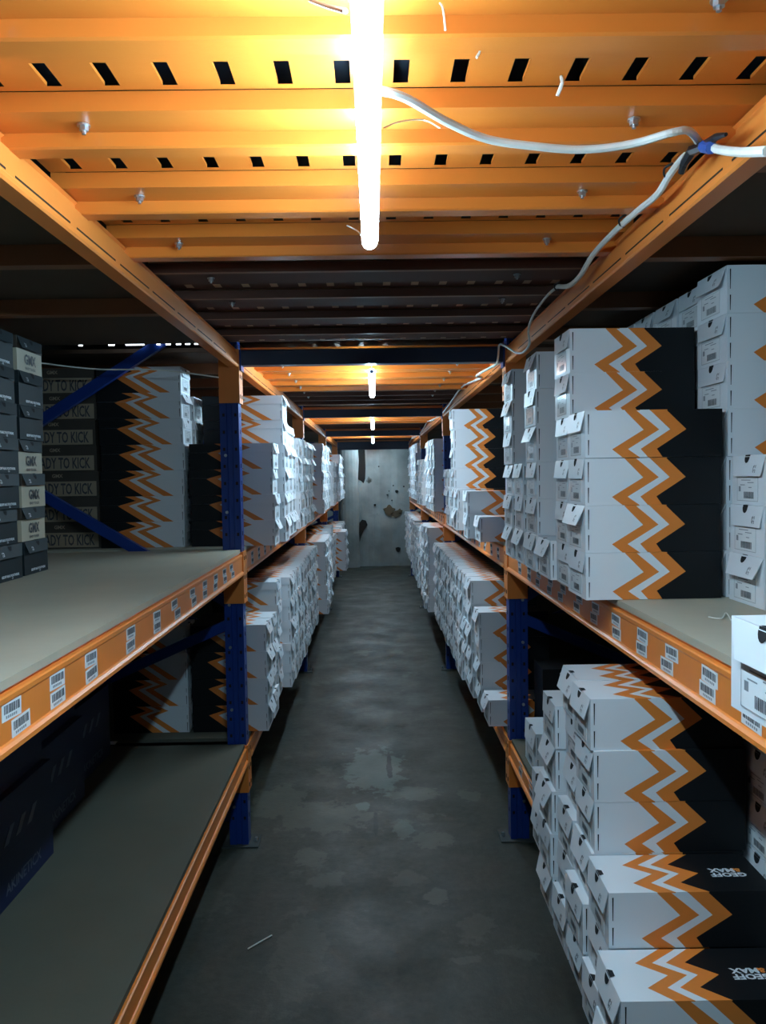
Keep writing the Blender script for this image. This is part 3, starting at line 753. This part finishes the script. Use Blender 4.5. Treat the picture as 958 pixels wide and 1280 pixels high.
# brown boxes with READY TO KICK on the long side
for r in range(7):
    rn = 'topmost' if r == 6 else ('bottom' if r == 0 else rown[r] + ' up'); Hk = .1185
    t = thing('shoe_box', f'brown READY TO KICK shoe box, {rn} in the stack behind the blue brace', 'shoe box', (-1.272 + rg.uniform(-.01, .01), 3.71, MID + .001 + r * Hk), rg.uniform(-.01, .01), 'brown shoe boxes behind the blue brace')
    b = MB(-1); b.box(0, .37, .002, .198, 0, Hk * .7, BROWN); b.build('box_body', t)
    b = MB(-1); b.box(-.001, .371, 0, .20, Hk * .66, Hk - .001, BROWN); lid = b.build('box_lid', t)
    b = MB(-1); b.box(.012, .36, .0005, .002, .006, Hk * .62, DTAN); p = b.build('side_panel', t)
    link('lettering', text_mesh('READY TO KICK', .070, INK, .52, .0014), p, (-.165, .0, Hk * .31), (math.pi / 2, 0, 0))
    link('lettering', text_mesh('GMX', .022, DTAN, 1, .0006), lid, (-.19, -.0006, Hk * .83), (math.pi / 2, 0, 0))

# navy cartons on the left lowest shelf
for i, (yf, z, x) in enumerate([(1.62, 0, -1.02), (2.08, 0, -1.04), (2.54, 0, -1.10), (1.62, 1, -1.03), (2.08, 1, -1.06), (2.54, 1, -1.13), (3.0, 0, -1.16), (3.0, 1, -1.18)]):
    wh = ['first', 'second', 'third', 'first', 'second', 'third', 'fourth', 'fourth'][i]
    t = thing('navy_carton', f'large navy blue carton, {wh} from the front, {"upper" if z else "lower"} row on the left lowest shelf', 'carton', (x, yf, LOW + .001 + z * .306), rg.uniform(-.01, .01), 'navy cartons on the left lowest shelf')
    b = MB(-1); b.box(0, .55, 0, .43, 0, .304, NAVYC)
    b.box(.0, .55, -.0008, .431, .148, .149, BLACK); b.build('carton_body', t)
    if z == 0: link('lettering', text_mesh('AKINETICX', .045, PALE, 1, .0008), t, (.0012, .22, .045), (math.pi / 2, 0, math.pi / 2))
    b = MB(-1)
    for q in range(3): b.prism([(-.0010, .10 + q * .075, .17), (-.0010, .13 + q * .075, .17), (-.0010, .17 + q * .075, .215), (-.0010, .14 + q * .075, .215)], (.0008, 0, 0), PALE)
    b.build('stripe_emblem', t)

# black boxes under the right middle shelf beyond the frame and cartons behind
for r in range(3):
    t = thing('shoe_box', f'black shoe box, {["bottom","middle","topmost"][r]} in the dark stack left of the tall lower right stacks', 'shoe box', (.70, 3.325, LOW + .001 + r * .12), 0, 'black shoe boxes on the right lowest shelf')
    b = MB(1); b.box(0, .33, .002, .178, 0, .082, BLACK); b.build('box_body', t)
    b = MB(1); b.box(-.001, .331, 0, .18, .076, .119, BLACK); lid = b.build('box_lid', t)
    link('lettering', text_mesh('GEOFF MAX', .018, WPRINT, 1, .0006), lid, (.12, -.0006, .098), (math.pi / 2, 0, 0))

# ------------------------------------------------------------------ cable, ties, threads
def ray(px, py, X=None, Zd=None):
    d = M4.to_3x3() @ Vector(((px - 479) / F_PX, -(py - 640) / F_PX, -1))
    t = (X / d.x) if X is not None else (Zd / d.z)
    return Vector((0, 0, EYE)) + d * t
def smooth(pts, n=6):
    pts = [Vector(p) for p in pts]; out = []
    for i in range(len(pts) - 1):
        p0 = pts[max(i - 1, 0)]; p1 = pts[i]; p2 = pts[i + 1]; p3 = pts[min(i + 2, len(pts) - 1)]
        for k in range(n):
            t = k / n
            out.append(.5 * ((2 * p1) + (-p0 + p2) * t + (2 * p0 - 5 * p1 + 4 * p2 - p3) * t * t + (-p0 + 3 * p1 - 3 * p2 + p3) * t ** 3))
    return out + [pts[-1]]
t = thing('power_cable', 'white power cable running from the closest tube lamp along the right ceiling beam', 'cable', (0, 0, 0))
lampc = [ray(479, 114, Zd=.500), ray(510, 124, Zd=.505), ray(560, 153, Zd=.51), ray(610, 174, Zd=.51), ray(670, 183, Zd=.51), ray(730, 187, Zd=.51), ray(790, 180, Zd=.515), ray(840, 166, Zd=.52), ray(862, 164, Zd=.53), ray(876, 181, X=.548)]
MB().tube(smooth([(0.0, lampc[0].y + .02, lampc[0].z + .01)] + lampc), .0062, CABLE, 8).build('lamp_lead', t)
mainc = [ray(960, 189, X=.50), ray(925, 190, X=.525), ray(900, 187, X=.54), ray(880, 182, X=.548)]
down = [(880, 182), (858, 194), (838, 218), (822, 243), (796, 265), (768, 290), (742, 318), (726, 344), (712, 357), (698, 358)]
MB().tube(smooth(mainc + [ray(x, y, X=.548) for x, y in down[1:]]), .0068, CABLE, 8).build('main_lead', t)
dn2 = [(698, 358), (684, 370), (668, 392), (661, 412), (662, 430), (655, 440), (646, 441), (636, 435), (626, 430)]
MB().tube(smooth([ray(x, y, X=.548) for x, y in dn2]) + smooth([ray(624, 432, X=.548), ray(622, 452, X=.55), ray(617, 459, X=.555)]), .0042, CABLE, 8).build('thin_lead', t)
j = ray(878, 184, X=.572)
b = MB(); b.tube([ray(908, 168, X=.540), ray(896, 171, X=.540), ray(884, 181, X=.540), ray(866, 188, X=.540), ray(856, 204, X=.540), ray(852, 216, X=.540)], [.003, .006, .0085, .009, .008, .006], TAPE, 7); b.build('tape_wrap', t)
b = MB(); b.tube([ray(880, 183, X=.538), ray(890, 185, X=.538)], .0095, BTAPE, 8); b.build('blue_insulation', t)
for (x, y) in ((836, 214), (779, 276), (697, 358)):
    p = ray(x, y, X=.546); b = MB()
    b.tube(smooth([p + Vector((0.004, -.012, .010)), p + Vector((-.008, -.004, .004)), p + Vector((-.006, .004, -.006)), p + Vector((.006, .010, -.010))], 4), .0022, TAPE, 6); b.build('cable_tie', t)
# further leads along the right beam in the farther bays
for k, y0 in ((1, POSTS[1]), (2, POSTS[2]), (3, POSTS[3])):
    pts = [(.575, y0 + .06, EYE + .50), (.50, y0 + .25, EYE + .47), (.555, y0 + .5, EYE + .49), (.57, y0 + .9, EYE + .52), (.565, y0 + 1.5, EYE + .55), (.575, y0 + 2.3, EYE + .53), (.57, y0 + 2.9, EYE + .50)]
    o = MB().tube(smooth(pts), .006, CABLE, 6).build('power_cable')
    tag(o, f'white cable looped along the right ceiling beam in the {["","second","third","fourth"][k]} bay', 'cable', 'cables along the right ceiling beam')
o = MB().tube(smooth([(-1.45, 3.1, 2.13), (-1.15, 3.3, 2.105), (-.9, 3.40, 2.11), (-.66, 3.48, 2.085)]), .003, CABLE, 6).build('thin_wire')
tag(o, 'thin pale wire sagging under the dark board above the left shelf', 'wire')
# dusty cobweb threads round the closest lamp
def thread(name, pts, r, label, nn=6):
    o = MB().tube(smooth(pts, 4), r, WEB, nn).build(name); tag(o, label, 'cobweb', 'dusty cobweb threads under the deck')
thread('cobweb_thread', [ray(480, 160, Zd=.46), ray(500, 152, Zd=.52), ray(530, 150, Zd=.55), ray(550, 160, Zd=.52)], .0012, 'dusty cobweb thread right of the closest lamp')
thread('cobweb_thread', [ray(388, 0, Zd=.55), ray(410, 8, Zd=.50), ray(432, 14, Zd=.44)], .0025, 'thick dusty cobweb strand left of the lamp at the top picture edge')
thread('cobweb_thread', [ray(550, 4, Zd=.56), ray(554, 10, Zd=.53), ray(557, 38, Zd=.50)], .0013, 'short dusty strand hanging near the top picture edge right of the lamp')
thread('cobweb_thread', [ray(702, 96, Zd=.58), ray(703, 104, Zd=.565), ray(697, 120, Zd=.55)], .0028, 'twisted dusty cobweb hanging by the deck slots at right')
thread('cobweb_thread', [ray(598, 56, Zd=.55), ray(600, 64, Zd=.54), ray(596, 72, Zd=.53)], .0018, 'small dusty tuft hanging between lamp and right beam')
thread('cobweb_thread', [ray(434, 282, Zd=.52), ray(446, 288, Zd=.50), ray(452, 294, Zd=.45)], .0014, 'short thread reaching the far end of the closest lamp')
# litter
o = MB().tube([ray(310, 1186, Zd=-1.646), ray(340, 1169, Zd=-1.646)], .0025, WEB, 5).build('straw'); tag(o, 'thin pale straw lying on the concrete floor', 'straw')
o = MB().tube(smooth([ray(886, 771, Zd=-.310), ray(902, 773, Zd=-.311), ray(908, 766, Zd=-.309), ray(914, 775, Zd=-.310)]), .0014, WEB, 5).build('thread_scrap'); tag(o, 'tangled scrap of thread lying on the right middle shelf', 'thread')
o = MB().box(-.03, .03, -.02, .02, 0, .002, STICK).build('paper_scrap'); o.location = (-1.19, 3.0, LOW + .002) ; o.location = ray(137, 929, Zd=-(EYE - LOW - .002)); tag(o, 'small white paper scrap at the back of the left lowest shelf', 'paper scrap')
